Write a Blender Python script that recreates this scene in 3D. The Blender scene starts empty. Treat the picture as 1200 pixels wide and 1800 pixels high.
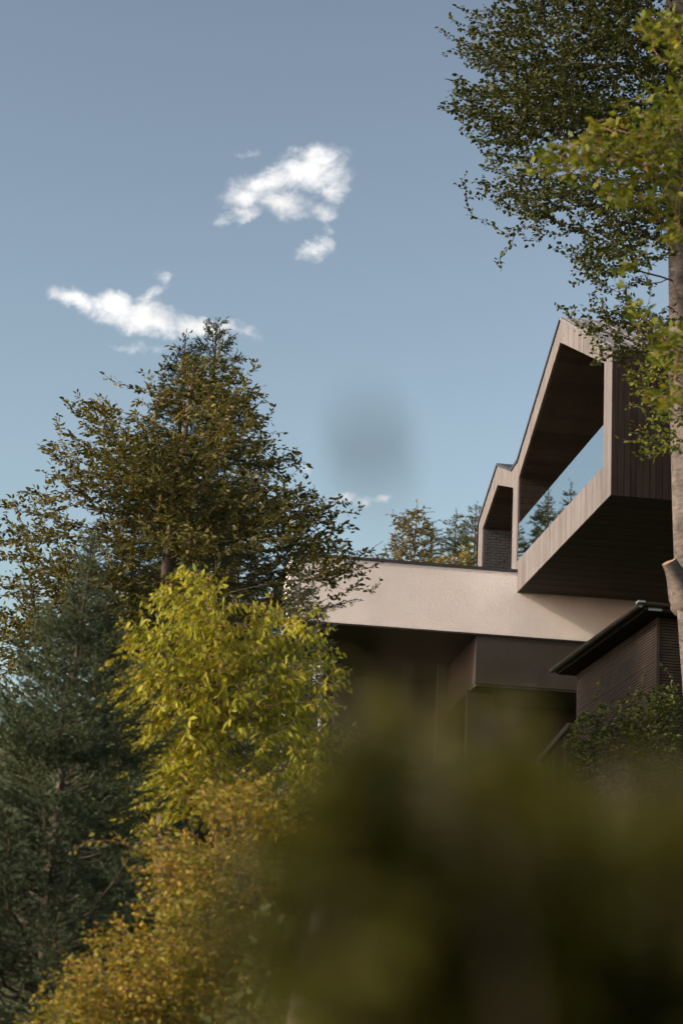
import bpy, math, random
import numpy as np
from mathutils import Vector

# ------------------------------------------------------------------ camera, sky, sun, exposure
F_PX = 4000.0                                   # focal length in photo pixels (1800 px = 36 mm -> 80 mm lens)
PITCH, ROLL, AZ = math.radians(15.65), math.radians(2.54), math.radians(7.63)
CAM = np.array([0.0, 0.0, 1.6])
scene = bpy.context.scene
COL = scene.collection

_cp, _sp = math.cos(PITCH), math.sin(PITCH)
_r0, _u0, FWD = np.array([1.0, 0, 0]), np.array([0, -_sp, _cp]), np.array([0, _cp, _sp])
RIGHT = math.cos(ROLL) * _r0 + math.sin(ROLL) * _u0
UP = -math.sin(ROLL) * _r0 + math.cos(ROLL) * _u0

cam_d = bpy.data.cameras.new('camera')
cam_d.sensor_fit = 'VERTICAL'
cam_d.sensor_height = 36.0
cam_d.lens = F_PX / 1800.0 * 36.0
cam_d.clip_start = 0.05
cam_d.clip_end = 6000
cam_d.dof.use_dof = True
cam_d.dof.focus_distance = 38.0
cam_d.dof.aperture_fstop = 2.8
cam = bpy.data.objects.new('camera', cam_d)
COL.objects.link(cam)
from mathutils import Matrix
m = Matrix.Identity(4)
for i in range(3):
    m[i][0] = RIGHT[i]; m[i][1] = UP[i]; m[i][2] = -FWD[i]; m[i][3] = CAM[i]
cam.matrix_world = m
scene.camera = cam

SUN_EL, SUN_AZ = math.radians(25), math.radians(-108)     # azimuth from +Y, clockwise
vs = scene.view_settings
vs.view_transform = 'Standard'
vs.look = 'None'
vs.gamma = 1.0
vs.use_curve_mapping = False
vs.exposure = 0.15
scene.cycles.max_bounces = 6
scene.cycles.transparent_max_bounces = 12
scene.cycles.use_denoising = True


def ray(px, py):
    d = FWD + (px - 600.0) / F_PX * RIGHT + (900.0 - py) / F_PX * UP
    return d


def PT(px, py, Y):
    """world point seen at photo pixel (px, py), at world distance Y"""
    d = ray(px, py)
    return CAM + d * (Y / d[1])


def uv(px, py):
    d = ray(px, py)
    return d[0] / d[1], d[2] / d[1]


world = bpy.data.worlds.new('World')
scene.world = world
world.use_nodes = True
wt = world.node_tree
wn, wl = wt.nodes, wt.links
world.cycles.sampling_method = 'MANUAL'
world.cycles.sample_map_resolution = 256
bg = wn['Background']
bg.inputs[1].default_value = 0.09
sky = wn.new('ShaderNodeTexSky')
sky.sky_type = 'NISHITA'
sky.sun_disc = False
sky.sun_elevation = SUN_EL
sky.sun_rotation = SUN_AZ
sky.altitude = 2000
sky.air_density = 2.0
sky.dust_density = 5.0
sky.ozone_density = 2.0
hs = wn.new('ShaderNodeHueSaturation')
hs.inputs['Saturation'].default_value = 0.54
hs.inputs['Value'].default_value = 0.3
hs.inputs['Hue'].default_value = 0.487
sg = wn.new('ShaderNodeGamma'); sg.inputs['Gamma'].default_value = 2.2
wl.new(sky.outputs[0], sg.inputs['Color'])
wl.new(sg.outputs[0], hs.inputs['Color'])
# clouds: a mask over the sky's directions, edges frayed by noise
tc = wn.new('ShaderNodeTexCoord')
sep = wn.new('ShaderNodeSeparateXYZ')
wl.new(tc.outputs['Generated'], sep.inputs[0])


def wmath(op, a, b=None, c=None, clamp=False):
    n = wn.new('ShaderNodeMath'); n.operation = op; n.use_clamp = clamp
    for i, v in enumerate((a, b, c)):
        if v is None: continue
        if isinstance(v, (int, float)): n.inputs[i].default_value = v
        else: wl.new(v, n.inputs[i])
    return n.outputs[0]


yy = wmath('MAXIMUM', sep.outputs[1], 0.05)
cu, cv = wmath('DIVIDE', sep.outputs[0], yy), wmath('DIVIDE', sep.outputs[2], yy)
comb = wn.new('ShaderNodeCombineXYZ')
wl.new(cu, comb.inputs[0]); wl.new(cv, comb.inputs[1])


def wnoise(scale, detail, rough, lac=2.0, dist=0.0, off=0.0):
    mp = wn.new('ShaderNodeVectorMath'); mp.operation = 'ADD'
    wl.new(comb.outputs[0], mp.inputs[0]); mp.inputs[1].default_value = (off, off * 1.7, off * .3)
    n = wn.new('ShaderNodeTexNoise')
    n.inputs['Scale'].default_value = scale; n.inputs['Detail'].default_value = detail
    n.inputs['Roughness'].default_value = rough; n.inputs['Distortion'].default_value = dist
    wl.new(mp.outputs[0], n.inputs['Vector'])
    return n


warp = wnoise(55, 4, .6, off=3.1)
wsub = wn.new('ShaderNodeVectorMath'); wsub.operation = 'SUBTRACT'
wl.new(warp.outputs['Color'], wsub.inputs[0]); wsub.inputs[1].default_value = (.5, .5, .5)
wsc = wn.new('ShaderNodeVectorMath'); wsc.operation = 'SCALE'
wl.new(wsub.outputs[0], wsc.inputs[0]); wsc.inputs[3].default_value = 0.016
wadd = wn.new('ShaderNodeVectorMath'); wadd.operation = 'ADD'
wl.new(comb.outputs[0], wadd.inputs[0]); wl.new(wsc.outputs[0], wadd.inputs[1])
wflat = wn.new('ShaderNodeVectorMath'); wflat.operation = 'MULTIPLY'
wl.new(wadd.outputs[0], wflat.inputs[0]); wflat.inputs[1].default_value = (1, 1, 0)
CLOUDS = [  # px, py, half length, half height, tilt (deg, rising to the right), weight
    (545, 300, 62, 48, 20, 1.0), (480, 322, 70, 34, 18, .95), (430, 350, 52, 26, 12, .85), (500, 362, 50, 26, -5, .85),
    (578, 335, 30, 28, 0, .8), (425, 378, 42, 18, 15, .65), (550, 268, 34, 22, 10, .7), (440, 268, 26, 8, 5, .45),
    (568, 375, 26, 18, 10, .6), (548, 438, 34, 21, 10, .75), (392, 388, 18, 12, 0, .45), (572, 405, 20, 12, 70, .4),
    (140, 524, 52, 19, -14, 1.0), (200, 545, 70, 27, -12, 1.05), (270, 560, 80, 30, -10, 1.05), (345, 576, 62, 23, -9, 1.0),
    (395, 576, 26, 15, 0, .75), (262, 522, 40, 11, 35, .48), (290, 488, 12, 16, 30, .4),
    (533, 826, 22, 11, -20, .55), (612, 878, 18, 14, 0, .55), (642, 886, 20, 13, 10, .5), (675, 884, 24, 11, 0, .36),
    (245, 612, 60, 12, -8, .34), (430, 585, 36, 12, 0, .34)]
best = None
for (px, py, a, b_, tilt, wgt) in CLOUDS:
    u0, v0 = uv(px, py)
    mp = wn.new('ShaderNodeMapping'); mp.vector_type = 'TEXTURE'
    mp.inputs['Location'].default_value = (u0, v0, 0)
    mp.inputs['Rotation'].default_value = (0, 0, math.radians(tilt) - ROLL)
    mp.inputs['Scale'].default_value = (a * 1.45 / F_PX, b_ * 1.5 / F_PX, 1)
    wl.new(wflat.outputs[0], mp.inputs['Vector'])
    ln = wn.new('ShaderNodeVectorMath'); ln.operation = 'LENGTH'
    wl.new(mp.outputs[0], ln.inputs[0])
    val = wmath('MULTIPLY', wmath('SUBTRACT', 1.0, ln.outputs['Value']), wgt)
    best = val if best is None else wmath('SMOOTH_MAX', best, val, 0.12)
fray = wnoise(85, 8, .62, off=7.7, dist=.4)
fine = wnoise(260, 5, .6, off=1.3)
dens = wmath('ADD', best, wmath('MULTIPLY', wmath('SUBTRACT', fray.outputs['Fac'], .5), 1.5))
dens = wmath('ADD', dens, wmath('MULTIPLY', wmath('SUBTRACT', fine.outputs['Fac'], .5), .22))
mask = wmath('MULTIPLY', dens, 1.0, clamp=True)
mask = wmath('MULTIPLY', mask, wmath('MULTIPLY', best, 5.0, clamp=True))
sm = wn.new('ShaderNodeMapRange'); sm.interpolation_type = 'SMOOTHSTEP'
wl.new(mask, sm.inputs['Value'])
cmix = wn.new('ShaderNodeMix'); cmix.data_type = 'RGBA'
wl.new(sm.outputs[0], cmix.inputs['Factor'])
wl.new(hs.outputs[0], cmix.inputs['A'])
ctone = wn.new('ShaderNodeMapRange')
wl.new(wnoise(50, 4, .5, off=5.2).outputs['Fac'], ctone.inputs['Value'])
ctone.inputs['From Min'].default_value = .35; ctone.inputs['From Max'].default_value = .6
ctone.inputs['To Min'].default_value = 9.8; ctone.inputs['To Max'].default_value = 11.9
ccol = wn.new('ShaderNodeVectorMath'); ccol.operation = 'SCALE'; ccol.inputs[0].default_value = (1, .985, .97)
wl.new(ctone.outputs[0], ccol.inputs[3])
wl.new(ccol.outputs[0], cmix.inputs['B'])
wl.new(cmix.outputs['Result'], bg.inputs[0])

sun_d = bpy.data.lights.new('sun', 'SUN')
sun_d.energy = 4.6
sun_d.angle = math.radians(4.0)
sun_d.color = (1.0, 0.84, 0.64)
sun = bpy.data.objects.new('sun', sun_d)
COL.objects.link(sun)
to_sun = Vector((math.sin(SUN_AZ) * math.cos(SUN_EL), math.cos(SUN_AZ) * math.cos(SUN_EL), math.sin(SUN_EL)))
sun.rotation_euler = (-to_sun).to_track_quat('-Z', 'Y').to_euler()
sun.location = to_sun * 60

# ------------------------------------------------------------------ helpers
RNG = np.random.default_rng(7)
B = np.array([-math.sin(AZ), math.cos(AZ), 0.0])      # along the gable front, away from the viewer
W = np.array([math.cos(AZ), math.sin(AZ), 0.0])       # along the plastered wall, to the right
Z3 = np.array([0, 0, 1.0])
_d = ray(908, 1040)
C0 = CAM + _d * (56.0 / _d[1])                         # where the cantilever's lower corner meets the plastered wall


def H(w, s, z):
    """house coordinates: w along the wall, s out of the wall towards the viewer, z above the cantilever soffit"""
    return C0 + W * w - B * s + Z3 * z


def on_plane(px, py, p0, n):
    d = ray(px, py)
    return CAM + d * (np.dot(p0 - CAM, n) / np.dot(d, n))


def tag(o, label=None, cat=None, group=None, kind=None):
    if label: o['label'] = label
    if cat: o['category'] = cat
    if group: o['group'] = group
    if kind: o['kind'] = kind
    return o


def thing(name, loc, label, cat, group=None):
    o = bpy.data.objects.new(name, None)
    o.empty_display_size = .2
    o.location = Vector(loc)
    COL.objects.link(o)
    return tag(o, label, cat, group)


def link(name, me, mat, parent=None):
    if mat is not None and not me.materials: me.materials.append(mat)
    o = bpy.data.objects.new(name, me)
    COL.objects.link(o)
    if parent is not None:
        o.parent = parent
        loc = Vector((0, 0, 0)); p = parent
        while p is not None:
            loc += p.location; p = p.parent
        o.location = -loc
    return o


def np_mesh(name, verts, faces, smooth=False):
    """faces: list of (n,k) int arrays"""
    me = bpy.data.meshes.new(name)
    verts = np.asarray(verts, dtype=np.float32).reshape(-1, 3)
    fl = [np.asarray(f, dtype=np.int32) for f in faces if len(f)]
    loops = np.concatenate([f.ravel() for f in fl])
    cnt = np.concatenate([np.full(len(f), f.shape[1], dtype=np.int32) for f in fl])
    st = np.concatenate([[0], np.cumsum(cnt)[:-1]]).astype(np.int32)
    me.vertices.add(len(verts)); me.vertices.foreach_set('co', verts.ravel())
    me.loops.add(len(loops)); me.loops.foreach_set('vertex_index', loops)
    me.polygons.add(len(cnt)); me.polygons.foreach_set('loop_start', st); me.polygons.foreach_set('loop_total', cnt)
    if smooth: me.polygons.foreach_set('use_smooth', np.ones(len(cnt), dtype=bool))
    me.update(calc_edges=True)
    return me


class MB:
    def __init__(self):
        self.v, self.f = [], []

    def poly(self, pts):
        i = len(self.v); self.v += [tuple(p) for p in pts]; self.f.append(list(range(i, i + len(pts))))

    def hexa(self, p):
        """8 corners: 4 of one end then 4 of the other"""
        i = len(self.v); self.v += [tuple(q) for q in p]
        for f in ((3, 2, 1, 0), (4, 5, 6, 7), (0, 1, 5, 4), (1, 2, 6, 5), (2, 3, 7, 6), (3, 0, 4, 7)):
            self.f.append([i + k for k in f])
        return self

    def hbox(self, w0, w1, s0, s1, z0, z1):
        self.hexa([H(w0, s0, z0), H(w1, s0, z0), H(w1, s1, z0), H(w0, s1, z0),
                   H(w0, s0, z1), H(w1, s0, z1), H(w1, s1, z1), H(w0, s1, z1)])
        return self

    def prism(self, pts, off):
        """polygon pts extruded by vector off"""
        n = len(pts); i = len(self.v)
        self.v += [tuple(p) for p in pts] + [tuple(np.asarray(p) + off) for p in pts]
        self.f.append(list(range(i, i + n))); self.f.append(list(range(i + 2 * n - 1, i + n - 1, -1)))
        for k in range(n):
            j = (k + 1) % n
            self.f.append([i + j, i + k, i + n + k, i + n + j])
        return self

    def build(self, name, mat, parent=None):
        me = bpy.data.meshes.new(name)
        me.from_pydata(self.v, [], self.f)
        import bmesh
        bm = bmesh.new(); bm.from_mesh(me); bmesh.ops.recalc_face_normals(bm, faces=bm.faces); bm.to_mesh(me); bm.free()
        return link(name, me, mat, parent)


# ------------------------------------------------------------------ materials
def new_mat(name):
    mt = bpy.data.materials.new(name); mt.use_nodes = True
    return mt, mt.node_tree.nodes, mt.node_tree.links, mt.node_tree.nodes['Principled BSDF']


def nnode(ns, ls, typ, ins=None, **props):
    n = ns.new(typ)
    for k, v in props.items(): setattr(n, k, v)
    for k, v in (ins or {}).items():
        if hasattr(v, 'is_output'): ls.new(v, n.inputs[k])
        else: n.inputs[k].default_value = v
    return n


def ramp(ns, ls, fac, stops):
    r = ns.new('ShaderNodeValToRGB')
    el = r.color_ramp.elements
    while len(el) < len(stops): el.new(.5)
    for e, (p, c) in zip(el, stops): e.position = p; e.color = (*c, 1)
    ls.new(fac, r.inputs[0])
    return r.outputs[0]


def wood_mat(name, dark, mid, light, rough=.75, grain=(30, 30, 1.2), bump=.25, spec=.25):
    mt, ns, ls, p = new_mat(name)
    t = ns.new('ShaderNodeTexCoord')
    oi = ns.new('ShaderNodeObjectInfo')
    off = nnode(ns, ls, 'ShaderNodeVectorMath', operation='MULTIPLY_ADD')
    ls.new(t.outputs['Object'], off.inputs[0]); off.inputs[1].default_value = grain
    sc = nnode(ns, ls, 'ShaderNodeMath', {0: oi.outputs['Random'], 1: 40.0}, operation='MULTIPLY')
    ls.new(sc.outputs[0], off.inputs[2])
    n = nnode(ns, ls, 'ShaderNodeTexNoise', {'Vector': off.outputs[0], 'Scale': 1.0, 'Detail': 6.0, 'Roughness': .6})
    n2 = nnode(ns, ls, 'ShaderNodeTexNoise', {'Vector': t.outputs['Object'], 'Scale': 1.3, 'Detail': 4.0})
    add = nnode(ns, ls, 'ShaderNodeMath', {0: n.outputs['Fac'], 1: nnode(ns, ls, 'ShaderNodeMath', {0: oi.outputs['Random'], 1: .26, 2: -.13}, operation='MULTIPLY_ADD').outputs[0]}, operation='ADD')
    add2 = nnode(ns, ls, 'ShaderNodeMath', {0: n2.outputs['Fac'], 1: .55, 2: add.outputs[0]}, operation='MULTIPLY_ADD')
    sub = nnode(ns, ls, 'ShaderNodeMath', {0: add2.outputs[0], 1: -.28}, operation='ADD')
    c = ramp(ns, ls, sub.outputs[0], [(.2, dark), (.5, mid), (.85, light)])
    ls.new(c, p.inputs['Base Color'])
    p.inputs['Roughness'].default_value = rough
    p.inputs['Specular IOR Level'].default_value = spec
    bp = nnode(ns, ls, 'ShaderNodeBump', {'Height': n.outputs['Fac'], 'Strength': bump, 'Distance': .01})
    ls.new(bp.outputs[0], p.inputs['Normal'])
    return mt


def plain_mat(name, col, rough=.7, var=.15, scale=3.0, metal=0.0, bump=0.0, bscale=60, spec=.3, bdist=.01):
    mt, ns, ls, p = new_mat(name)
    t = ns.new('ShaderNodeTexCoord')
    n = nnode(ns, ls, 'ShaderNodeTexNoise', {'Vector': t.outputs['Object'], 'Scale': scale, 'Detail': 6.0, 'Roughness': .6})
    c = ramp(ns, ls, n.outputs['Fac'], [(.25, tuple(x * (1 - var) for x in col)), (.75, tuple(min(1, x * (1 + var)) for x in col))])
    ls.new(c, p.inputs['Base Color'])
    p.inputs['Roughness'].default_value = rough; p.inputs['Metallic'].default_value = metal
    p.inputs['Specular IOR Level'].default_value = spec
    if bump:
        b_ = nnode(ns, ls, 'ShaderNodeTexNoise', {'Vector': t.outputs['Object'], 'Scale': bscale, 'Detail': 5.0, 'Roughness': .55})
        bp = nnode(ns, ls, 'ShaderNodeBump', {'Height': b_.outputs['Fac'], 'Strength': bump, 'Distance': bdist})
        ls.new(bp.outputs[0], p.inputs['Normal'])
    return mt


def leaf_mat(name, cols, trans=.35, rough=.6, spec=.2, var_scale=1.2, tint=(1.25, 1.15, .6)):
    """cols: colour stops picked per leaf; a slow noise drifts the choice through the crown"""
    mt, ns, ls, p = new_mat(name)
    geo = ns.new('ShaderNodeNewGeometry'); oi = ns.new('ShaderNodeObjectInfo'); t = ns.new('ShaderNodeTexCoord')
    r = nnode(ns, ls, 'ShaderNodeMath', {0: geo.outputs['Random Per Island'], 1: oi.outputs['Random']}, operation='ADD')
    fr = nnode(ns, ls, 'ShaderNodeMath', {0: r.outputs[0]}, operation='FRACT')
    n = nnode(ns, ls, 'ShaderNodeTexNoise', {'Vector': geo.outputs['Position'], 'Scale': var_scale, 'Detail': 3.0})
    mx = nnode(ns, ls, 'ShaderNodeMath', {0: fr.outputs[0], 1: .55, 2: -.28}, operation='MULTIPLY_ADD')
    ad = nnode(ns, ls, 'ShaderNodeMath', {0: n.outputs['Fac'], 1: mx.outputs[0]}, operation='ADD')
    k = len(cols)
    c = ramp(ns, ls, ad.outputs[0], [(.15 + .7 * i / (k - 1), cols[i]) for i in range(k)])
    ls.new(c, p.inputs['Base Color'])
    p.inputs['Roughness'].default_value = rough; p.inputs['Specular IOR Level'].default_value = spec
    if trans > 0:
        tr = ns.new('ShaderNodeBsdfTranslucent')
        tm = nnode(ns, ls, 'ShaderNodeMix', data_type='RGBA', blend_type='MULTIPLY')
        tm.inputs['Factor'].default_value = 1
        ls.new(c, tm.inputs['A']); tm.inputs['B'].default_value = (*tint, 1)
        ls.new(tm.outputs['Result'], tr.inputs['Color'])
        ms = ns.new('ShaderNodeMixShader'); ms.inputs[0].default_value = trans
        ls.new(p.outputs[0], ms.inputs[1]); ls.new(tr.outputs[0], ms.inputs[2])
        ls.new(ms.outputs[0], ns['Material Output'].inputs['Surface'])
    return mt


def bark_mat(name, dark, light, stretch=(14, 14, 3), bump=.6):
    mt, ns, ls, p = new_mat(name)
    t = ns.new('ShaderNodeTexCoord')
    v = nnode(ns, ls, 'ShaderNodeVectorMath', {0: t.outputs['Object'], 1: stretch}, operation='MULTIPLY')
    n = nnode(ns, ls, 'ShaderNodeTexNoise', {'Vector': v.outputs[0], 'Scale': 1.0, 'Detail': 8.0, 'Roughness': .65})
    n2 = nnode(ns, ls, 'ShaderNodeTexNoise', {'Vector': t.outputs['Object'], 'Scale': 2.2, 'Detail': 5.0, 'Roughness': .7})
    a = nnode(ns, ls, 'ShaderNodeMath', {0: n.outputs['Fac'], 1: n2.outputs['Fac']}, operation='ADD')
    h = nnode(ns, ls, 'ShaderNodeMath', {0: a.outputs[0], 1: .5}, operation='MULTIPLY')
    ls.new(ramp(ns, ls, h.outputs[0], [(.36, dark), (.62, light)]), p.inputs['Base Color'])
    p.inputs['Roughness'].default_value = .85
    p.inputs['Specular IOR Level'].default_value = .2
    bp = nnode(ns, ls, 'ShaderNodeBump', {'Height': n.outputs['Fac'], 'Strength': bump, 'Distance': .02})
    ls.new(bp.outputs[0], p.inputs['Normal'])
    return mt


M = {}
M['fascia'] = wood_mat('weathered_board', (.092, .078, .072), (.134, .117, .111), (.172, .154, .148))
M['siding'] = wood_mat('dark_board', (.014, .010, .008), (.023, .0165, .0135), (.036, .027, .022), rough=.85, spec=.06)  # even, very dark brown for side wall and loggia boards
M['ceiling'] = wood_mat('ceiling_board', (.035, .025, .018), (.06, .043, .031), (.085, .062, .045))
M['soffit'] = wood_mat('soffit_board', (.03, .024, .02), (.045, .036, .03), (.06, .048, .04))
M['trim'] = plain_mat('dark_sheet_metal', (.035, .035, .038), rough=.45, metal=.3)
M['roof'] = plain_mat('zinc_roofing', (.20, .185, .178), rough=.45, metal=.4, var=.12)
M['stucco'] = plain_mat('cream_stucco', (.61, .545, .52), rough=.92, var=.10, scale=.8, bump=.8, bscale=38, bdist=.02, spec=.15)
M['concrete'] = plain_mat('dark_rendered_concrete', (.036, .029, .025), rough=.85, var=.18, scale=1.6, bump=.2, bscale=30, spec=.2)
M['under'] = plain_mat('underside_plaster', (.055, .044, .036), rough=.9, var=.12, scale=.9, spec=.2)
M['brick'] = plain_mat('dark_slate_brick', (.045, .044, .045), rough=.7, var=.35, scale=7, bump=.6, bscale=25)
M['window_dark'] = plain_mat('dark_window_glass', (.012, .012, .013), rough=.08, var=.05, spec=.5)
M['slat'] = plain_mat('brown_slat', (.042, .030, .024), spec=.08, rough=.8, var=.25, scale=4)
M['gutter'] = plain_mat('gutter_metal', (.055, .045, .04), rough=.55, metal=.6)
M['bright_metal'] = plain_mat('highlight_metal', (.28, .265, .25), rough=.35, metal=.5)  # pale metal colour stands in for the bright highlight at the gutter corner
M['white'] = plain_mat('white_paint', (.74, .73, .71), rough=.6, var=.06)
M['stone'] = plain_mat('pale_rough_stone', (.19, .155, .13), rough=.9, var=.6, scale=14, bump=1.0, bscale=20, bdist=.06)
M['rail'] = plain_mat('brown_rail_wood', (.07, .042, .028), rough=.6, var=.2)
M['grass'] = plain_mat('hillside_grass', (.05, .055, .018), rough=.95, var=.4, scale=2.5, bump=.6, bscale=14, bdist=.1)
M['bark_grey'] = bark_mat('smooth_grey_bark', (.03, .024, .02), (.14, .115, .10), stretch=(9, 9, 22), bump=.5)
M['bark_brown'] = bark_mat('brown_bark', (.055, .04, .03), (.15, .115, .085))
M['bark_conifer'] = bark_mat('conifer_bark', (.04, .03, .022), (.105, .08, .06))
M['twig_red'] = bark_mat('reddish_twig_bark', (.12, .07, .04), (.26, .16, .09))
M['cut_wood'] = plain_mat('cut_wood', (.22, .14, .085), rough=.8, var=.3, scale=20)
M['leaf_olive'] = leaf_mat('olive_leaf', [(.04, .047, .014), (.072, .073, .019), (.112, .1, .026), (.17, .132, .038)], trans=.3)
M['leaf_cherry'] = leaf_mat('yellow_green_leaf', [(.15, .17, .018), (.24, .245, .022), (.32, .29, .026), (.37, .30, .035)], trans=.38)
M['leaf_hedge'] = leaf_mat('autumn_hedge_leaf', [(.08, .095, .016), (.16, .155, .02), (.25, .195, .024), (.34, .19, .028)], trans=.35, var_scale=2.2)
M['leaf_broad'] = leaf_mat('grey_green_leaf', [(.07, .08, .025), (.10, .10, .03), (.14, .125, .04)], trans=.3)
M['leaf_beech'] = leaf_mat('dark_beech_leaf', [(.025, .036, .008), (.042, .052, .010), (.07, .072, .014)], trans=.25, rough=.6)
M['leaf_beech_near'] = leaf_mat('yellowing_beech_leaf', [(.05, .08, .010), (.088, .115, .013), (.125, .14, .015), (.19, .165, .018)], trans=.4, var_scale=1.8)
M['leaf_ivy'] = leaf_mat('ivy_leaf', [(.035, .055, .012), (.07, .085, .016), (.13, .13, .024)], trans=.25)
M['leaf_back'] = leaf_mat('thin_distant_leaf', [(.07, .065, .02), (.11, .095, .025), (.14, .12, .03)], trans=.3)
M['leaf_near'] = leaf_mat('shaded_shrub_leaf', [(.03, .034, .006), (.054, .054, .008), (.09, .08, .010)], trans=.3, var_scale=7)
M['needle_blue'] = leaf_mat('blue_green_needle', [(.027, .04, .019), (.058, .075, .036), (.115, .138, .068)], trans=0.06, tint=(1, 1.1, .9))
M['needle_dark'] = leaf_mat('dark_needle', [(.03, .04, .022), (.048, .058, .032), (.075, .08, .04)], trans=.1)
M['needle_back'] = leaf_mat('distant_needle', [(.04, .05, .025), (.07, .075, .03), (.11, .10, .03)], trans=.15)


def glass_mat():
    mt, ns, ls, p = new_mat('balustrade_glass')
    p.inputs['Base Color'].default_value = (.86, .92, .93, 1)
    p.inputs['Roughness'].default_value = 0.0
    p.inputs['IOR'].default_value = 1.5
    gl = ns.new('ShaderNodeBsdfGlossy'); gl.inputs['Roughness'].default_value = 0.0
    gl.inputs['Color'].default_value = (.95, .98, 1, 1)
    tr = ns.new('ShaderNodeBsdfTransparent'); tr.inputs[0].default_value = (.8, .86, .86, 1)
    fr = nnode(ns, ls, 'ShaderNodeLayerWeight', {'Blend': .5})    # mirror-coated pane
    ms = ns.new('ShaderNodeMixShader')
    fm = nnode(ns, ls, 'ShaderNodeMath', {0: fr.outputs['Facing'], 1: .86}, operation='MULTIPLY')
    ls.new(fm.outputs[0], ms.inputs[0]); ls.new(tr.outputs[0], ms.inputs[1]); ls.new(gl.outputs[0], ms.inputs[2])
    ls.new(ms.outputs[0], ns['Material Output'].inputs['Surface'])
    return mt


M['glass'] = glass_mat()

# ------------------------------------------------------------------ the hillside
_gy = np.array([-400, 0, 6, 14, 20, 28, 36, 46, 58, 66, 76, 110, 200, 500, 2500.])
_gz = np.array([-6, 0, .1, .7, 1.3, 2.7, 4.6, 7.4, 10.6, 12.6, 14.6, 18, 26, 40, 70.])


def ground_z(x, y):
    return np.interp(y, _gy, _gz) + .12 * np.sin(x * .35 + 1) * np.clip(np.asarray(y) / 20, 0, 1) + .1 * np.sin(y * .5 + x * .2) * np.clip(np.asarray(y) / 30, 0, 1)


xs = np.concatenate([np.linspace(-2000, -60, 14), np.linspace(-50, 60, 90), np.linspace(70, 2000, 14)])
ys = np.concatenate([np.linspace(-400, -8, 10), np.linspace(-6, 90, 110), np.linspace(95, 2500, 24)])
gx, gy = np.meshgrid(xs, ys)
gv = np.stack([gx, gy, ground_z(gx, gy)], -1).reshape(-1, 3)
nx, ny = len(xs), len(ys)
ii = (np.arange(ny - 1)[:, None] * nx + np.arange(nx - 1)[None, :]).ravel()
g = link('ground', np_mesh('ground', gv, [np.stack([ii, ii + 1, ii + nx + 1, ii + nx], 1)], smooth=True), M['grass'])
tag(g, 'grassy hillside rising towards the house', kind='structure')

# ------------------------------------------------------------------ the gabled house
SR, ZE, SA, ZA = 9.23, 3.30, 4.28, 5.80            # near eave, eave height, ridge place, ridge height
DEEP = 10.0                                        # how far the house runs back to the right
OUT = [(SR, ZE), (SA, ZA), (-.26, 3.54), (-.98, 3.50), (-2.82, 4.19), (-5.2, 3.2)]
BIG = [(8.54, 3.20), (4.27, 5.20), (-.10, 3.05)]
SML = [(-.72, 2.95), (-2.75, 3.60), (-4.62, 2.88)]
ZF, ZB = -0.02, .81


def lerp_prof(prof, s):
    p = sorted(prof)
    return float(np.interp(s, [q[0] for q in p], [q[1] for q in p]))


house = thing('gabled_house', H(4, 4, -3), 'grey-brown timber gabled house with an open loggia cantilevered over the cream wall', 'house')
# core walls, floor, soffit
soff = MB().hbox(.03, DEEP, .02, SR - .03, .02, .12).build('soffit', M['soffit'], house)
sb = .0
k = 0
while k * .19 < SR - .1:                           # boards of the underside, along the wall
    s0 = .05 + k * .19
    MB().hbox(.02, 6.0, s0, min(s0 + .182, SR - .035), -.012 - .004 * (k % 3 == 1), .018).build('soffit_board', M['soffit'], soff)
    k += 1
floor = MB().hbox(.09, DEEP, -5.15, SR - .05, .40, .62).build('loggia_floor', M['concrete'], house)
core = MB()
core.prism([H(.12, SR - .05, .13), H(.12, SR - .05, ZE - .06), H(.12, SR - .12, ZE - .06), H(.12, SR - .12, .13)], W * (DEEP - .12))
core.build('side_wall_core', M['siding'], house)
# vertical boards of the side wall facing the viewer
sw = MB().hbox(.0, DEEP, SR - .048, SR - .03, -.0, ZE - .08).build('side_wall', M['siding'], house)
x = 0.0
while x < 5.2:
    wd = .142
    d = .004 * RNG.random()
    MB().hbox(x + .006, x + wd - .004, SR - .03, SR - .004 + d, -.03, ZE - .05).build('wall_board', M['siding'], sw)
    x += wd
# fascia boards of the gable front: vertical boards clipped by the M-shaped outline and by both openings
front = MB()
front_out = [H(.045, s, z - .05) for s, z in OUT]
fascia = MB()
fb = MB().hbox(.040, .075, -.10, 8.54, .02, ZB - .012).build('gable_front', M['siding'], house)


def board_piece(s0, s1, lo0, lo1, hi0, hi1, j):
    if max(hi0 - lo0, hi1 - lo1) < .03: return
    e = .0035
    d = -.004 * j
    mb = MB()
    mb.hexa([H(d, s0 + e, lo0), H(d, s1 - e, lo1), H(.04, s1 - e, lo1), H(.04, s0 + e, lo0),
             H(d, s0 + e, hi0), H(d, s1 - e, hi1), H(.04, s1 - e, hi1), H(.04, s0 + e, hi0)])
    mb.build('fascia_board', M['fascia'], fb)


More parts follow.
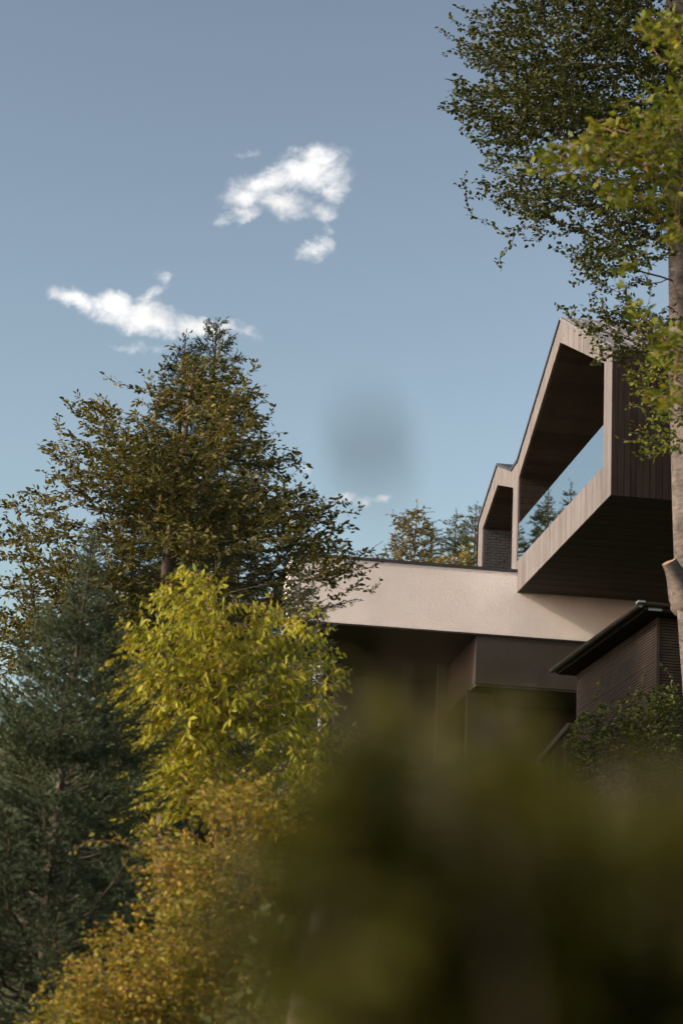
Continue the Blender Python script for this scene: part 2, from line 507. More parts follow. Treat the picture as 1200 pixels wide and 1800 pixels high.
cuts = sorted(set([-5.2, -4.62, -2.82, -2.75, -.98, -.72, -.26, -.10, SA, 4.27, 8.54, SR] + [round(float(v), 3) for v in np.arange(-5.2 + .166, SR, .166)]))
cc = [cuts[0]]
for c in cuts[1:]:
    if c - cc[-1] > .035 or c in (-.10, 8.54, -.72, -4.62): cc.append(c)
for s0, s1 in zip(cc[:-1], cc[1:]):
    mid = (s0 + s1) / 2
    t0, t1 = lerp_prof(OUT, s0) - .03, lerp_prof(OUT, s1) - .03
    j = RNG.random()
    if -.10 < mid < 8.54:
        board_piece(s0, s1, lerp_prof(BIG, s0), lerp_prof(BIG, s1), t0, t1, j)
        lo = ZF if mid > 0 else .60
        board_piece(s0, s1, lo, lo, ZB, ZB, j)
    elif -4.62 < mid < -.72:
        board_piece(s0, s1, lerp_prof(SML, s0), lerp_prof(SML, s1), t0, t1, j)
    else:
        lo = ZF if mid > 0 else .60
        board_piece(s0, s1, lo, lo, t0, t1, j)
# reveals behind the boards (openings lined in dark wood), each a slab
lin = MB()
for prof in (BIG, SML):
    for (sa, za), (sb_, zb) in zip(prof[:-1], prof[1:]):
        lin.hexa([H(.042, sa, za + .004), H(.042, sb_, zb + .004), H(1.9, sb_, zb + .004), H(1.9, sa, za + .004),
                  H(.042, sa, za + .10), H(.042, sb_, zb + .10), H(1.9, sb_, zb + .10), H(1.9, sa, za + .10)])
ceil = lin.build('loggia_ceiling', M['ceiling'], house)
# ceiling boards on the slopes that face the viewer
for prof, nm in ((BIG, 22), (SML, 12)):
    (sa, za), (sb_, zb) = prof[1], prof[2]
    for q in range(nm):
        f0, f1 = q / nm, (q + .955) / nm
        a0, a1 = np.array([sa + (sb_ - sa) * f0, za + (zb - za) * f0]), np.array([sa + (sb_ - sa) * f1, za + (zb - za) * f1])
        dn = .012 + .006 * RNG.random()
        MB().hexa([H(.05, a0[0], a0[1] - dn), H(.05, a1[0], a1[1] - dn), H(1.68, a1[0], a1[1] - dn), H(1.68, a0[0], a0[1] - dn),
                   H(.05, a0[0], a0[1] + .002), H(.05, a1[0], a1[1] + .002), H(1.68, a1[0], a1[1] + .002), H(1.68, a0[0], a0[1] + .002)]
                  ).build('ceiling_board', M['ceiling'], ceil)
# far side wall of the big loggia, and its back wall with window frames
jw = MB().hbox(.05, 1.9, -.13, -.104, .62, 3.06).build('loggia_side_wall', M['siding'], house)
for q in range(14):
    MB().hbox(.06, 1.68, -.104, -.088 + .004 * RNG.random(), .64 + q * .172, .64 + q * .172 + .164).build('wall_board', M['siding'], jw)
MB().hbox(.05, 1.9, 8.545, 8.58, .62, 3.21).build('loggia_near_wall', M['ceiling'], house)
bw = MB()
bw.prism([H(1.72, 8.54, .6), H(1.72, 8.54, 3.2), H(1.72, 4.27, 5.2), H(1.72, -.1, 3.05), H(1.72, -.1, .6)], W * .1)
bwo = bw.build('loggia_window', M['window_dark'], house)
for s in (0.3, 2.2, 4.27, 6.3, 8.2):
    MB().hbox(1.66, 1.715, s - .04, s + .04, .62, lerp_prof(BIG, s) - .03).build('window_frame', M['trim'], bwo)
MB().hbox(1.67, 1.714, -.08, 8.5, 2.72, 2.80).build('window_frame', M['trim'], bwo)
# dark brick wall closing the small loggia, bricks as relief
bk = MB()
bk.hbox(.05, 1.9, -4.70, -4.625, .62, 2.90)
brick = bk.build('brick_wall', M['brick'], house)
bb = MB()
r = 0
z = .64
while z < 2.80:
    w0 = .05 - (.11 if r % 2 else 0)
    while w0 < 1.9:
        a, b_ = max(w0, .055), min(w0 + .212, 1.89)
        if b_ - a > .03: bb.hbox(a, b_, -4.626, -4.616 + .010 * RNG.random(), z, z + .068)
        w0 += .225
    z += .078; r += 1
tag(bb.build('brickwork', M['brick'], brick), kind='stuff')
MB().hbox(1.75, 1.85, -4.6, -.72, .62, 3.0).build('loggia_window', M['window_dark'], house)
# glass balustrade
gb = MB().hbox(.012, .030, -.06, 8.53, ZB + .004, 1.79).build('glass_balustrade', M['glass'], house)
# roofs: one slab for each slope, dark verge trim on the front edge
rf = MB()
roof_root = None
for i, ((sa, za), (sb_, zb)) in enumerate(zip(OUT[:-1], OUT[1:])):
    mb = MB()
    mb.hexa([H(-.035, sa, za - .028), H(-.035, sb_, zb - .028), H(DEEP, sb_, zb - .028), H(DEEP, sa, za - .028),
             H(-.035, sa, za + .045), H(-.035, sb_, zb + .045), H(DEEP, sb_, zb + .045), H(DEEP, sa, za + .045)])
    sl = mb.build('roof_slope', M['roof'] if i == 0 else M['trim'], house)
    if i == 0:                                      # standing seams on the slope that faces the viewer
        for q in range(22):
            w0 = .05 + q * .3
            MB().hexa([H(w0, sa, za + .046), H(w0, sb_, zb + .046), H(w0 + .025, sb_, zb + .046), H(w0 + .025, sa, za + .046),
                       H(w0, sa, za + .075), H(w0, sb_, zb + .075), H(w0 + .025, sb_, zb + .075), H(w0 + .025, sa, za + .075)]).build('standing_seam', M['roof'], sl)
MB().hbox(-.04, DEEP, -5.23, -5.205, .6, 3.2).build('far_side_wall', M['siding'], house)

# ------------------------------------------------------------------ plastered terrace slab
WL, WR = -5.75, 9.5
slab = thing('terrace_slab', H(0, -3, -1.2), 'cream stucco terrace slab edge with dark coping under the timber house', 'terrace')
sm_ = MB().hbox(-3.5, WR, -6.5, -.002, -1.15, .50)
sm_.hbox(WL, -3.5, -1.6, -.002, -1.15, .50)
sm_.build('wall', M['stucco'], slab)
MB().hbox(WL - .04, WR, -6.5, .035, .505, .575).build('coping', M['trim'], slab)
MB().hbox(WL + .02, WR, -6.48, -.02, -1.19, -1.153).build('underside', M['under'], slab)

# ------------------------------------------------------------------ dark lower storey below the slab
low = thing('lower_storey', H(1, -2, -6), 'dark rendered lower storey with a slim post under the cream slab', 'building')
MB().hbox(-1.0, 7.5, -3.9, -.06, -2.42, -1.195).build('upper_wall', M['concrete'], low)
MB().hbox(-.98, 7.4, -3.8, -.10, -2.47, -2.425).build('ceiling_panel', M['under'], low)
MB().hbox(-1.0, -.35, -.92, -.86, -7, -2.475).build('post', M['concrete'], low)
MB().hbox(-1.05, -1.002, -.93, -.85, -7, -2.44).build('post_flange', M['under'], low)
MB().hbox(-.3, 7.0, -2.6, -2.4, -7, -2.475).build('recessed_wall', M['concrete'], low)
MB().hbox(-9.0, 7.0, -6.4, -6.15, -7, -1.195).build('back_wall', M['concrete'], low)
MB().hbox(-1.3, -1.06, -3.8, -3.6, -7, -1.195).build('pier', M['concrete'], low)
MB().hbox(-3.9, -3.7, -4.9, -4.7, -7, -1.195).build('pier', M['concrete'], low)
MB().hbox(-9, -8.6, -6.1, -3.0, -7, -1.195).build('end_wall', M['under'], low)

# ------------------------------------------------------------------ low slatted house at the right
AZ2 = math.radians(9.2)
b2 = np.array([-math.sin(AZ2), math.cos(AZ2), 0]); w2 = np.array([math.cos(AZ2), math.sin(AZ2), 0])
K0 = PT(1155, 1140, 42.0)                           # the near corner of its walls


def K(w, s, z):
    return K0 + w2 * w - b2 * s + Z3 * (z)


def kbox(w0, w1, s0, s1, z0, z1, mb=None):
    mb = mb or MB()
    mb.hexa([K(w0, s0, z0), K(w1, s0, z0), K(w1, s1, z0), K(w0, s1, z0), K(w0, s0, z1), K(w1, s0, z1), K(w1, s1, z1), K(w0, s1, z1)])
    return mb


far_len = 5.6
top_z = (PT(1155, 1082, 42)[2] - K0[2])
pav = thing('slatted_house', K(1, -2, -3.5), 'brown horizontally slatted low house under the cantilever at the right edge', 'house')
kbox(.02, 5, -far_len, -.02, -5.6, top_z).build('wall', M['siding'], pav)
sl = MB(); z = -5.5
while z < top_z - .05:
    kbox(-.02 - .006 * RNG.random(), .018, -far_len, .0, z, z + .040, sl)
    kbox(-.0, 5, -.018, .02, z, z + .040, sl)
    z += .055
tag(sl.build('slats', M['slat'], pav), kind='stuff')
kbox(-.035, .03, -.03, .035, -5.5, top_z - .01).build('corner_trim', M['slat'], pav)
ov = .42
kbox(-ov, 5, -far_len - .3, ov, top_z + .002, top_z + .09).build('roof', M['trim'], pav)
kbox(-ov + .04, 5, -far_len - .25, ov - .04, top_z - .03, top_z).build('eave_soffit', M['siding'], pav)


def half_round(p0, p1, r, name, mat, parent, sides=10):
    p0, p1 = np.asarray(p0), np.asarray(p1)
    ax = (p1 - p0) / np.linalg.norm(p1 - p0)
    sd = np.cross(ax, Z3); sd /= np.linalg.norm(sd)
    pts = []
    for q in range(sides + 1):
        a = math.pi * q / sides
        pts.append(p0 + sd * math.cos(a) * r - Z3 * math.sin(a) * r)
    for q in range(sides, -1, -1):
        a = math.pi * q / sides
        pts.append(p0 + sd * math.cos(a) * (r - .008) - Z3 * math.sin(a) * (r - .008))
    return MB().prism(pts, p1 - p0).build(name, mat, parent)


half_round(K(-ov - .07, ov + .05, top_z + .07), K(-ov - .07, -far_len - .3, top_z + .07), .065, 'gutter', M['gutter'], pav)
half_round(K(-ov - .02, ov + .075, top_z + .10), K(4.5, ov + .075, top_z + .10), .065, 'gutter', M['gutter'], pav)
kbox(-ov - .14, -ov - .0, ov - .02, ov + .16, top_z + .085, top_z + .125).build('gutter_end_cap', M['bright_metal'], pav)  # pale cap and flashing carry the corner highlight in their colour
kbox(-ov + .10, -ov + .36, ov + .005, ov + .02, top_z - .02, top_z + .05).build('flashing', M['bright_metal'], pav)

# ------------------------------------------------------------------ leaves, twigs, trees
def norm(a):
    return a / np.maximum(np.linalg.norm(a, axis=-1, keepdims=True), 1e-9)


def leaf_arrays(P, A, N, L, Wd, fold=.12, curl=.12):
    """six-cornered leaves folded along the midrib; all inputs (n,3)/(n,)"""
    A = norm(A); S = norm(np.cross(A, N)); N = np.cross(S, A)
    L = L[:, None]; Wd = Wd[:, None]
    up = N * Wd * fold
    v = np.stack([P,
                  P + A * L * .30 + S * Wd * .46 + up,
                  P + A * L * .66 + S * Wd * .40 + up - N * L * curl * .4,
                  P + A * L - N * L * curl,
                  P + A * L * .66 - S * Wd * .40 + up - N * L * curl * .4,
                  P + A * L * .30 - S * Wd * .46 + up], 1)
    n = len(P)
    base = np.arange(n)[:, None] * 6
    f = np.concatenate([base + np.array([[0, 1, 2, 3]]), base + np.array([[0, 3, 4, 5]])], 0)
    return v.reshape(-1, 3), f


def seg_tubes(p0, p1, r0, r1, sides=4):
    """one open tube for each segment"""
    ax = norm(p1 - p0)
    ref = np.where(np.abs(ax[:, 2:3]) > .9, np.array([[1.0, 0, 0]]), np.array([[0, 0, 1.0]]))
    u = norm(np.cross(ax, ref)); v = np.cross(ax, u)
    ang = np.arange(sides) * 2 * math.pi / sides
    ring = u[:, None, :] * np.cos(ang)[None, :, None] + v[:, None, :] * np.sin(ang)[None, :, None]
    a = p0[:, None, :] + ring * r0[:, None, None]
    b_ = p1[:, None, :] + ring * r1[:, None, None]
    V = np.concatenate([a, b_], 1).reshape(-1, 3)
    base = np.arange(len(p0))[:, None] * (2 * sides)
    fs = []
    for k in range(sides):
        j = (k + 1) % sides
        fs.append(base + np.array([[k, j, sides + j, sides + k]]))
    return V, np.concatenate(fs, 0)


def trunk_mesh(pts, rad, sides=14, rng=RNG, rough=.06):
    pts = np.asarray(pts, float); n = len(pts)
    t = norm(np.gradient(pts, axis=0))
    V = []
    ref = np.array([1.0, 0, 0])
    ph = rng.random() * 6
    for i in range(n):
        u = norm(np.cross(t[i], ref)); v = np.cross(t[i], u)
        for k in range(sides):
            a = 2 * math.pi * k / sides
            rr = rad[i] * (1 + rough * math.sin(3 * a + ph + i * .35) + rough * .6 * math.sin(5 * a - i * .5) + rough * .5 * (rng.random() - .5))
            V.append(pts[i] + (u * math.cos(a) + v * math.sin(a)) * rr)
    fs = []
    for i in range(n - 1):
        for k in range(sides):
            j = (k + 1) % sides
            fs.append([i * sides + k, i * sides + j, (i + 1) * sides + j, (i + 1) * sides + k])
    return np.array(V), np.array(fs)


def spline(pts, n):
    pts = np.asarray(pts, float)
    d = np.concatenate([[0], np.cumsum(np.linalg.norm(np.diff(pts, axis=0), axis=1))])
    t = np.linspace(0, d[-1], n)
    out = np.stack([np.interp(t, d, pts[:, i]) for i in range(3)], 1)
    for _ in range(3):
        out[1:-1] = out[1:-1] * .5 + (out[:-2] + out[2:]) * .25
    return out


def grow(trunk, ends, rng, step=.18, stiff=.45, sag=0.06, inner=.35):
    """attach every end point to the nearest part of the skeleton by a curved shoot. Returns nodes, parents, shoots"""
    cap = len(trunk) + int(len(ends) * 60) + 10
    nodes = np.zeros((cap, 3)); par = np.full(cap, -1, int); path = np.zeros(cap); dirn = np.zeros((cap, 3))
    n = len(trunk)
    nodes[:n] = trunk; par[1:n] = np.arange(n - 1)
    path[:n] = np.linspace(0, .6, n)
    dirn[:n] = norm(np.gradient(trunk, axis=0))
    base = trunk[0]
    d0 = np.min(np.linalg.norm(ends[:, None, :] - trunk[None, ::max(1, n // 24), :], axis=2), axis=1)
    shoots = []
    for e in ends[np.argsort(d0)]:
        dv = e - nodes[:n]
        L = np.linalg.norm(dv, axis=1)
        cost = L + inner * path[:n] + .8 * np.maximum(0, -dv[:, 2])
        i = int(np.argmin(cost))
        Ln = L[i]
        if Ln < .04: continue
        k = max(2, min(40, int(math.ceil(Ln / step))))
        c1 = nodes[i] + dirn[i] * Ln * stiff * (1 if par[i] >= 0 else .2)
        c2 = (nodes[i] + e) / 2 + np.array([0, 0, sag * Ln]) + rng.normal(0, .06 * Ln, 3)
        t = np.linspace(0, 1, k + 1)[1:, None]
        p = nodes[i] * (1 - t) ** 3 + 3 * c1 * t * (1 - t) ** 2 + 3 * c2 * t ** 2 * (1 - t) + e * t ** 3
        if n + k >= cap: break
        nodes[n:n + k] = p
        par[n] = i; par[n + 1:n + k] = np.arange(n, n + k - 1)
        path[n:n + k] = path[i] + np.linspace(Ln / k, Ln, k)
        pp = np.concatenate([nodes[i:i + 1], p]); dirn[n:n + k] = norm(np.diff(pp, axis=0))
        shoots.append((n, n + k, i))
        n += k
    return nodes[:n], par[:n], shoots, dirn[:n]


def leaves_on(nodes, shoots, dirn, par, rng, tail, gap, L, Wd, droop=.2, spread=.8, upright=.6, jitter=.02, pair=False):
    """leaves along the outer `tail` metres of each shoot"""
    Ps, As, Ns = [], [], []
    for (a, b_, i) in shoots:
        p = np.concatenate([nodes[i:i + 1], nodes[a:b_]])
        sl_ = np.linalg.norm(np.diff(p, axis=0), axis=1)
        d = np.concatenate([[0], np.cumsum(sl_)])
        if d[-1] < 1e-3: continue
        tt = tail * (.6 + .8 * rng.random())
        st = max(0, d[-1] - tt)
        n = max(2, int((d[-1] - st) / gap))
        t = np.linspace(st, d[-1], n) + rng.normal(0, gap * .25, n)
        t = np.clip(t, 0, d[-1])
        q = np.stack([np.interp(t, d, p[:, c]) for c in range(3)], 1)
        tang = norm(np.stack([np.interp(t, d[1:], dirn[a:b_][:, c]) for c in range(3)], 1))
        side = norm(np.cross(tang, Z3 + rng.normal(0, .25, 3)))
        sg = np.where(np.arange(n) % 2 == 0, 1, -1)[:, None]
        A = tang * (1 - spread * .6) + side * sg * spread + rng.normal(0, .28, (n, 3)) - Z3 * droop
        A[-1] = tang[-1] + rng.normal(0, .15, 3)
        Nn = Z3 * upright + rng.normal(0, .45, (n, 3)) - tang * .2
        Ps.append(q + rng.normal(0, jitter, (n, 3))); As.append(A); Ns.append(Nn)
    P, A, N = np.concatenate(Ps), np.concatenate(As), np.concatenate(Ns)
    m_ = len(P)
    sz = rng.uniform(.7, 1.2, m_)
    return P, norm(A), N, L * sz, Wd * sz * rng.uniform(.85, 1.15, m_)


def twig_radii(nodes, par, r_tip, power, rmax):
    cnt = np.zeros(len(nodes))
    has = np.zeros(len(nodes), bool); has[par[par >= 0]] = True
    cnt[~has] = 1
    for i in range(len(nodes) - 1, 0, -1):
        if par[i] >= 0: cnt[par[i]] += cnt[i]
    return np.minimum(r_tip * cnt ** power, rmax)


def clump_points(blobs, Y, dY, n, rng, shell, per, sig):
    c = blob_points(blobs, Y, dY, max(4, int(n / per)), rng, shell)
    wgt = rng.uniform(.3, 1.7, len(c))
    k = rng.choice(len(c), n, p=wgt / wgt.sum())
    return c[k] + rng.normal(0, 1, (n, 3)) * np.array([1.25, 1.25, .7]) * sig


def blob_points(blobs, Y, dY, n, rng, shell=.5):
    """points inside pixel-measured clumps (px, py, rx, ry[, dy]); deeper in Y by dY metres"""
    area = np.array([b_[2] * b_[3] for b_ in blobs], float) ** .8
    pick = rng.choice(len(blobs), n, p=area / area.sum())
    out = np.zeros((n, 3))
    for i, k in enumerate(pick):
        bl = blobs[k]
        v = rng.normal(0, 1, 3); v /= np.linalg.norm(v)
        r_ = rng.random() ** (1 / 3) if rng.random() > shell else rng.uniform(.8, 1.02)
        yo = (bl[4] if len(bl) > 4 else 0)
        y = Y + yo + v[2] * r_ * dY
        out[i] = PT(bl[0] + v[0] * r_ * bl[2], bl[1] + v[1] * r_ * bl[3], y)
    return out


def single_leaf(name, mat, L, Wd):
    """a leaf as a mesh of its own: rounded blade with folded midrib and stalk, root at the origin, along +Y"""
    prof = [(0, .02), (.12, .22), (.28, .42), (.46, .5), (.64, .43), (.8, .28), (.92, .12), (1, .0)]
    v = []; f = []
    for (t, wv) in prof:
        zc = -.10 * t * t
        v += [(-wv * Wd, t * L, (zc + .10 * wv) * L), (0, t * L, zc * L), (wv * Wd, t * L, (zc + .10 * wv) * L)]
    for i in range(len(prof) - 1):
        a = i * 3
        f += [(a, a + 1, a + 4, a + 3), (a + 1, a + 2, a + 5, a + 4)]
    me = bpy.data.meshes.new(name); me.from_pydata(v, [], f); me.update()
    me.materials.append(mat)
    return me


def place_leaves(name, me, parent, P, A, N, sc):
    inv = -Vector(parent_loc(parent))
    for p, a, n_, s in zip(P, A, N, sc):
        y = norm(a); x = norm(np.cross(y, n_)); z_ = np.cross(x, y)
        o = bpy.data.objects.new(name, me)
        mt = Matrix(((x[0] * s, y[0] * s, z_[0] * s, p[0]), (x[1] * s, y[1] * s, z_[1] * s, p[1]), (x[2] * s, y[2] * s, z_[2] * s, p[2]), (0, 0, 0, 1)))
        o.parent = parent
        o.matrix_local = Matrix.Translation(inv) @ mt
        COL.objects.link(o)


def parent_loc(p):
    loc = Vector((0, 0, 0))
    while p is not None:
        loc += p.location; p = p.parent
    return loc


import time as _t
_T0 = _t.time()


def broad_tree(name, label, cat, trunk_px, trunk_r, blobs, dY, n_ends, leafmat, barkmat, L, Wd, tail, gap, seed, extra=(), droop=.2,
               group=None, step=.16, r_tip=.003, rmax=.08, single=0, spread=.8, upright=.6, shell=.5, sag=.06, inner=.35, Ydef=None, trunk_name='trunk', stiff=.45, per=0, sig=.15, taper=.18):
    """trunk_px: list of (px, py, Y); the last ones lie in the crown"""
    rng = np.random.default_rng(seed)
    tp = [PT(*q) for q in trunk_px]
    b0 = tp[0].copy(); b0[2] = min(ground_z(b0[0], b0[1]) - .05, b0[2])
    tp = [b0] + tp
    tr = spline(tp, 40)
    root = thing(name, b0, label, cat, group)
    rad = np.interp(np.linspace(0, 1, 40), [0, .05, 1], [trunk_r * 1.35, trunk_r, trunk_r * taper])
    V, Fq = trunk_mesh(tr, rad, rng=rng)
    link(trunk_name, np_mesh(trunk_name, V, [Fq], smooth=True), barkmat, root)
    Yc = Ydef if Ydef is not None else trunk_px[-1][2]
    ends = clump_points(blobs, Yc, dY, n_ends, rng, shell, per, sig) if per else blob_points(blobs, Yc, dY, n_ends, rng, shell)
    if len(extra):
        ends = np.concatenate([ends, np.array([PT(e[0], e[1], Yc + (e[2] if len(e) > 2 else 0)) for e in extra])])
    nodes, par, shoots, dirn = grow(tr[6:], ends, rng, step=step, sag=sag, inner=inner, stiff=stiff)
    rr = twig_radii(nodes, par, r_tip, .42, rmax)
    idx = np.array([i for i in range(len(tr) - 6, len(nodes))])
    V, Fq = seg_tubes(nodes[par[idx]], nodes[idx], np.minimum(rr[par[idx]], rr[idx] * 1.5), rr[idx], 4)
    tag(link('branches', np_mesh('branches', V, [Fq], smooth=True), barkmat, root), kind='stuff')
    P, A, N, Ls, Ws = leaves_on(nodes, shoots, dirn, par, rng, tail, gap, L, Wd, droop, spread, upright)
    print('TREE', name, 'leaves', len(P), 'nodes', len(nodes), round(_t.time() - _T0, 1))
    if single:
        # the leaves that face the viewer most nearly are leaves of their own
        depth = P[:, 1]
        px = 600 + (P - CAM) @ RIGHT / ((P - CAM) @ FWD) * F_PX
        py = 900 - (P - CAM) @ UP / ((P - CAM) @ FWD) * F_PX
        vis = (px > -10) & (px < 1210) & (py > -10) & (py < 1810)
        order = np.argsort(np.where(vis, depth, 1e9))[:single]
        rest = np.setdiff1d(np.arange(len(P)), order)
        V, Fq = leaf_arrays(P[rest], A[rest], N[rest], Ls[rest], Ws[rest])
        cr = tag(link('foliage', np_mesh('foliage', V, [Fq], smooth=False), leafmat, root), kind='stuff')
        crown = bpy.data.objects.new('leafy_shoots', None); COL.objects.link(crown); crown.parent = root
        place_leaves('leaf', single_leaf('leaf', leafmat, L, Wd), root, P[order], A[order], N[order], Ls[order] / L)
        bpy.data.objects.remove(crown)
    else:
        V, Fq = leaf_arrays(P, A, N, Ls, Ws)
        cr = tag(link('foliage', np_mesh('foliage', V, [Fq]), leafmat, root), kind='stuff')
    return root


def conifer(name, label, base, top, prof, seed, needle, bark, whorl=.2, per=7, lat_gap=.07, lat_len=.32, nlen=.02, nw=.003, dens=260, trunk_r=.09,
            lift=.35, droop=.0, group=None, cat='tree', hang=0.0, tips=.55, sub_gap=.075, open_top=.25, open_n=4):
    """prof: function of metres below the top -> branch length"""
    rng = np.random.default_rng(seed)
    base, top = np.asarray(base, float), np.asarray(top, float)
    Ht = np.linalg.norm(top - base); ax = (top - base) / Ht
    root = thing(name, base, label, cat, group)
    n = 30
    tr = base + ax * np.linspace(0, Ht, n)[:, None] + np.stack([.02 * np.sin(np.linspace(0, 7, n)), .02 * np.cos(np.linspace(0, 5, n)), np.zeros(n)], 1)
    rad = np.interp(np.linspace(0, 1, n), [0, .9, 1], [trunk_r, trunk_r * .18, .004])
    V, Fq = trunk_mesh(tr, rad, 10, rng)
    link('trunk', np_mesh('trunk', V, [Fq], smooth=True), bark, root)
    s0, s1, sr = [], [], []
    t0, t1 = [], []                                      # shoots that carry needles
    dep = .10
    t0.append(top - ax * .55); t1.append(top + ax * .02)
    while dep < Ht - .1:
        Lb = prof(dep)
        nb = max(3, int(per + rng.integers(-1, 2))) if dep > open_top else open_n
        a0 = rng.random() * 6.28
        for k in range(nb):
            l = Lb * rng.uniform(.62, 1.12)
            if l < .04: continue
            an = a0 + k * 6.2832 / nb + rng.normal(0, .22)
            out = np.array([math.cos(an), math.sin(an), 0])
            el = lift * math.exp(-dep / 1.6) * 2.2 + .12 - droop * min(1, dep / 2.5) + rng.normal(0, .08)
            d = norm(out * math.cos(el) + Z3 * math.sin(el))
            st = top - ax * (dep + rng.uniform(-.4, .4) * whorl)
            m_ = max(3, int(l / .12) + 2)
            tt = np.linspace(0, 1, m_)[:, None]
            # droop in the middle, tips turned up
            pts = st + d * l * tt + Z3 * l * (-droop * .35 * np.sin(tt * math.pi) + tips * .18 * tt ** 2.5)
            pts[1:] += rng.normal(0, .012 * l + .002, (m_ - 1, 3))
            s0.append(pts[:-1]); s1.append(pts[1:]); sr.append(np.linspace(.35, .1, m_ - 1) * .02 * (0.5 + l))
            cut = max(0, int(m_ * .35))
            t0.append(pts[cut:-1]); t1.append(pts[cut + 1:])
            # side shoots
            nl = int(l / lat_gap)
            cum = np.linspace(0, 1, m_)
            for q in range(nl):
                f = .28 + .70 * (q + rng.random() * .5) / max(1, nl)
                p = np.array([np.interp(f, cum, pts[:, c]) for c in range(3)])
                for sgn in ((1, -1) if rng.random() > .25 else (1 if q % 2 else -1,)):
                    sd = norm(np.cross(d, Z3)) * sgn
                    ll = lat_len * (1.12 - f) * min(1, l / .9 + .3) * rng.uniform(.6, 1.25) + .035
                    dd = norm(d * .75 + sd * .85 + Z3 * (rng.normal(.08, .2) - hang))
                    e = p + dd * ll
                    md = (p + e) / 2 - Z3 * ll * .04
                    t0.append(np.stack([p, md])); t1.append(np.stack([md, e + Z3 * ll * .05]))
                    if ll > .14:
                        for g2 in range(int(ll / sub_gap)):
                            f2 = rng.uniform(.25, .85)
                            p2 = p + (e - p) * f2
                            d2 = norm(dd + norm(np.cross(dd, Z3)) * (1 if g2 % 2 else -1) * .9 + Z3 * (rng.normal(0, .25) - hang * 1.2))
                            t0.append(p2); t1.append(p2 + d2 * ll * .42 * rng.uniform(.7, 1.2))
        dep += whorl * rng.uniform(.7, 1.25) * (0.8 if dep < .6 else 1)
    a, b_ = np.concatenate(s0), np.concatenate(s1); r_ = np.concatenate(sr)
    V, Fq = seg_tubes(a, b_, r_, r_ * .85, 4)
    tag(link('branches', np_mesh('branches', V, [Fq]), bark, root), kind='stuff')
    a = np.concatenate([np.atleast_2d(q) for q in t0]); b_ = np.concatenate([np.atleast_2d(q) for q in t1])
    Ls = np.linalg.norm(b_ - a, axis=1)
    num = np.maximum(3, (Ls * dens).astype(int))
    ix = np.repeat(np.arange(len(a)), num)
    f = rng.random(len(ix))[:, None]
    p = a[ix] + (b_ - a)[ix] * f
    tg = norm((b_ - a)[ix])
    rd = norm(np.cross(tg, rng.normal(0, 1, (len(ix), 3))))
    nd = norm(tg * .75 + rd * rng.uniform(.6, 1.0, (len(ix), 1)) + Z3 * .15)
    sd = norm(np.cross(nd, rng.normal(0, 1, (len(ix), 3))))
    ln = (nlen * rng.uniform(.7, 1.2, len(ix)))[:, None]
    V = np.stack([p - sd * nw / 2, p + sd * nw / 2, p + nd * ln], 1).reshape(-1, 3)
    Fq = np.arange(len(ix) * 3).reshape(-1, 3)
    tag(link('needles', np_mesh('needles', V, [Fq]), needle, root), kind='stuff')
    print(name, 'needles', len(ix))
    return root


def on_ground(x, y):
    return np.array([x, y, float(ground_z(x, y)) - .05])


#TREES
# big olive-leaved tree, left
broad_tree('willow_tree', 'large olive-brown leafy tree rising in front of the dark spruce at the left', 'tree',
           [(290, 1500, 33), (300, 1200, 33), (290, 1000, 33), (320, 800, 33), (340, 650, 33)], .16,
           [(350, 745, 82, 95), (200, 805, 90, 85), (150, 890, 105, 85), (60, 960, 60, 60), (355, 690, 62, 50), (405, 715, 48, 70),
            (390, 860, 120, 100), (470, 930, 100, 85), (540, 985, 70, 40), (300, 960, 170, 110), (180, 715, 42, 45), (290, 850, 80, 70), (110, 1050, 120, 80), (40, 1090, 60, 70),
            (470, 1040, 85, 45), (330, 1060, 140, 60), (530, 920, 40, 50), (260, 1180, 150, 80), (270, 1320, 130, 90), (40, 1170, 80, 80), (50, 1290, 90, 70)], 1.5, 6200, M['leaf_olive'], M['bark_brown'],
           .092, .043, .36, .024, 11, per=22, sig=.2, shell=.4, step=.22, extra=[(18, 872), (14, 885), (60, 858), (112, 702), (105, 745), (185, 660), (205, 672), (135, 690), (450, 642), (440, 632), (458, 680),
                                            (545, 862), (535, 850), (495, 832), (590, 905), (605, 955), (665, 990), (650, 1040), (640, 1010), (668, 1020), (560, 1085), (3, 1012), (20, 935), (40, 1000), (625, 1030), (600, 1045), (655, 965)],
           droop=.02, rmax=.07, upright=.5)
# tall dark spruce behind it
tp = PT(380, 572, 41)
conifer('spruce_tree', 'tall dark spruce whose tips rise above the olive tree', on_ground(tp[0] + .1, 41), tp, lambda d: min(2.8, .12 + .58 * d ** .85), 21, M['needle_dark'], M['bark_conifer'],
        whorl=.3, per=7, lat_gap=.17, lat_len=.5, nlen=.05, nw=.02, dens=75, trunk_r=.2, lift=.5, droop=.12, hang=.3)
tp = PT(326, 590, 42)
conifer('spruce_tree', 'dark spruce with the lower of two tips behind the olive tree', on_ground(tp[0] + .1, 42), tp, lambda d: min(2.2, .12 + .46 * d ** .85), 22, M['needle_dark'], M['bark_conifer'],
        whorl=.3, per=7, lat_gap=.17, lat_len=.45, nlen=.05, nw=.02, dens=75, trunk_r=.16, lift=.5, droop=.12, hang=.3)
tp = PT(528, 1010, 27)
conifer('spruce_tree', 'small dark spruce behind the yellow-green cherry beside the cream slab', on_ground(tp[0] - .1, 27), tp, lambda d: min(1.0, .12 + .42 * d), 23, M['needle_dark'], M['bark_conifer'],
        whorl=.18, per=7, lat_gap=.10, lat_len=.4, nlen=.032, nw=.011, dens=110, trunk_r=.07, lift=.3, droop=.15, hang=.15)
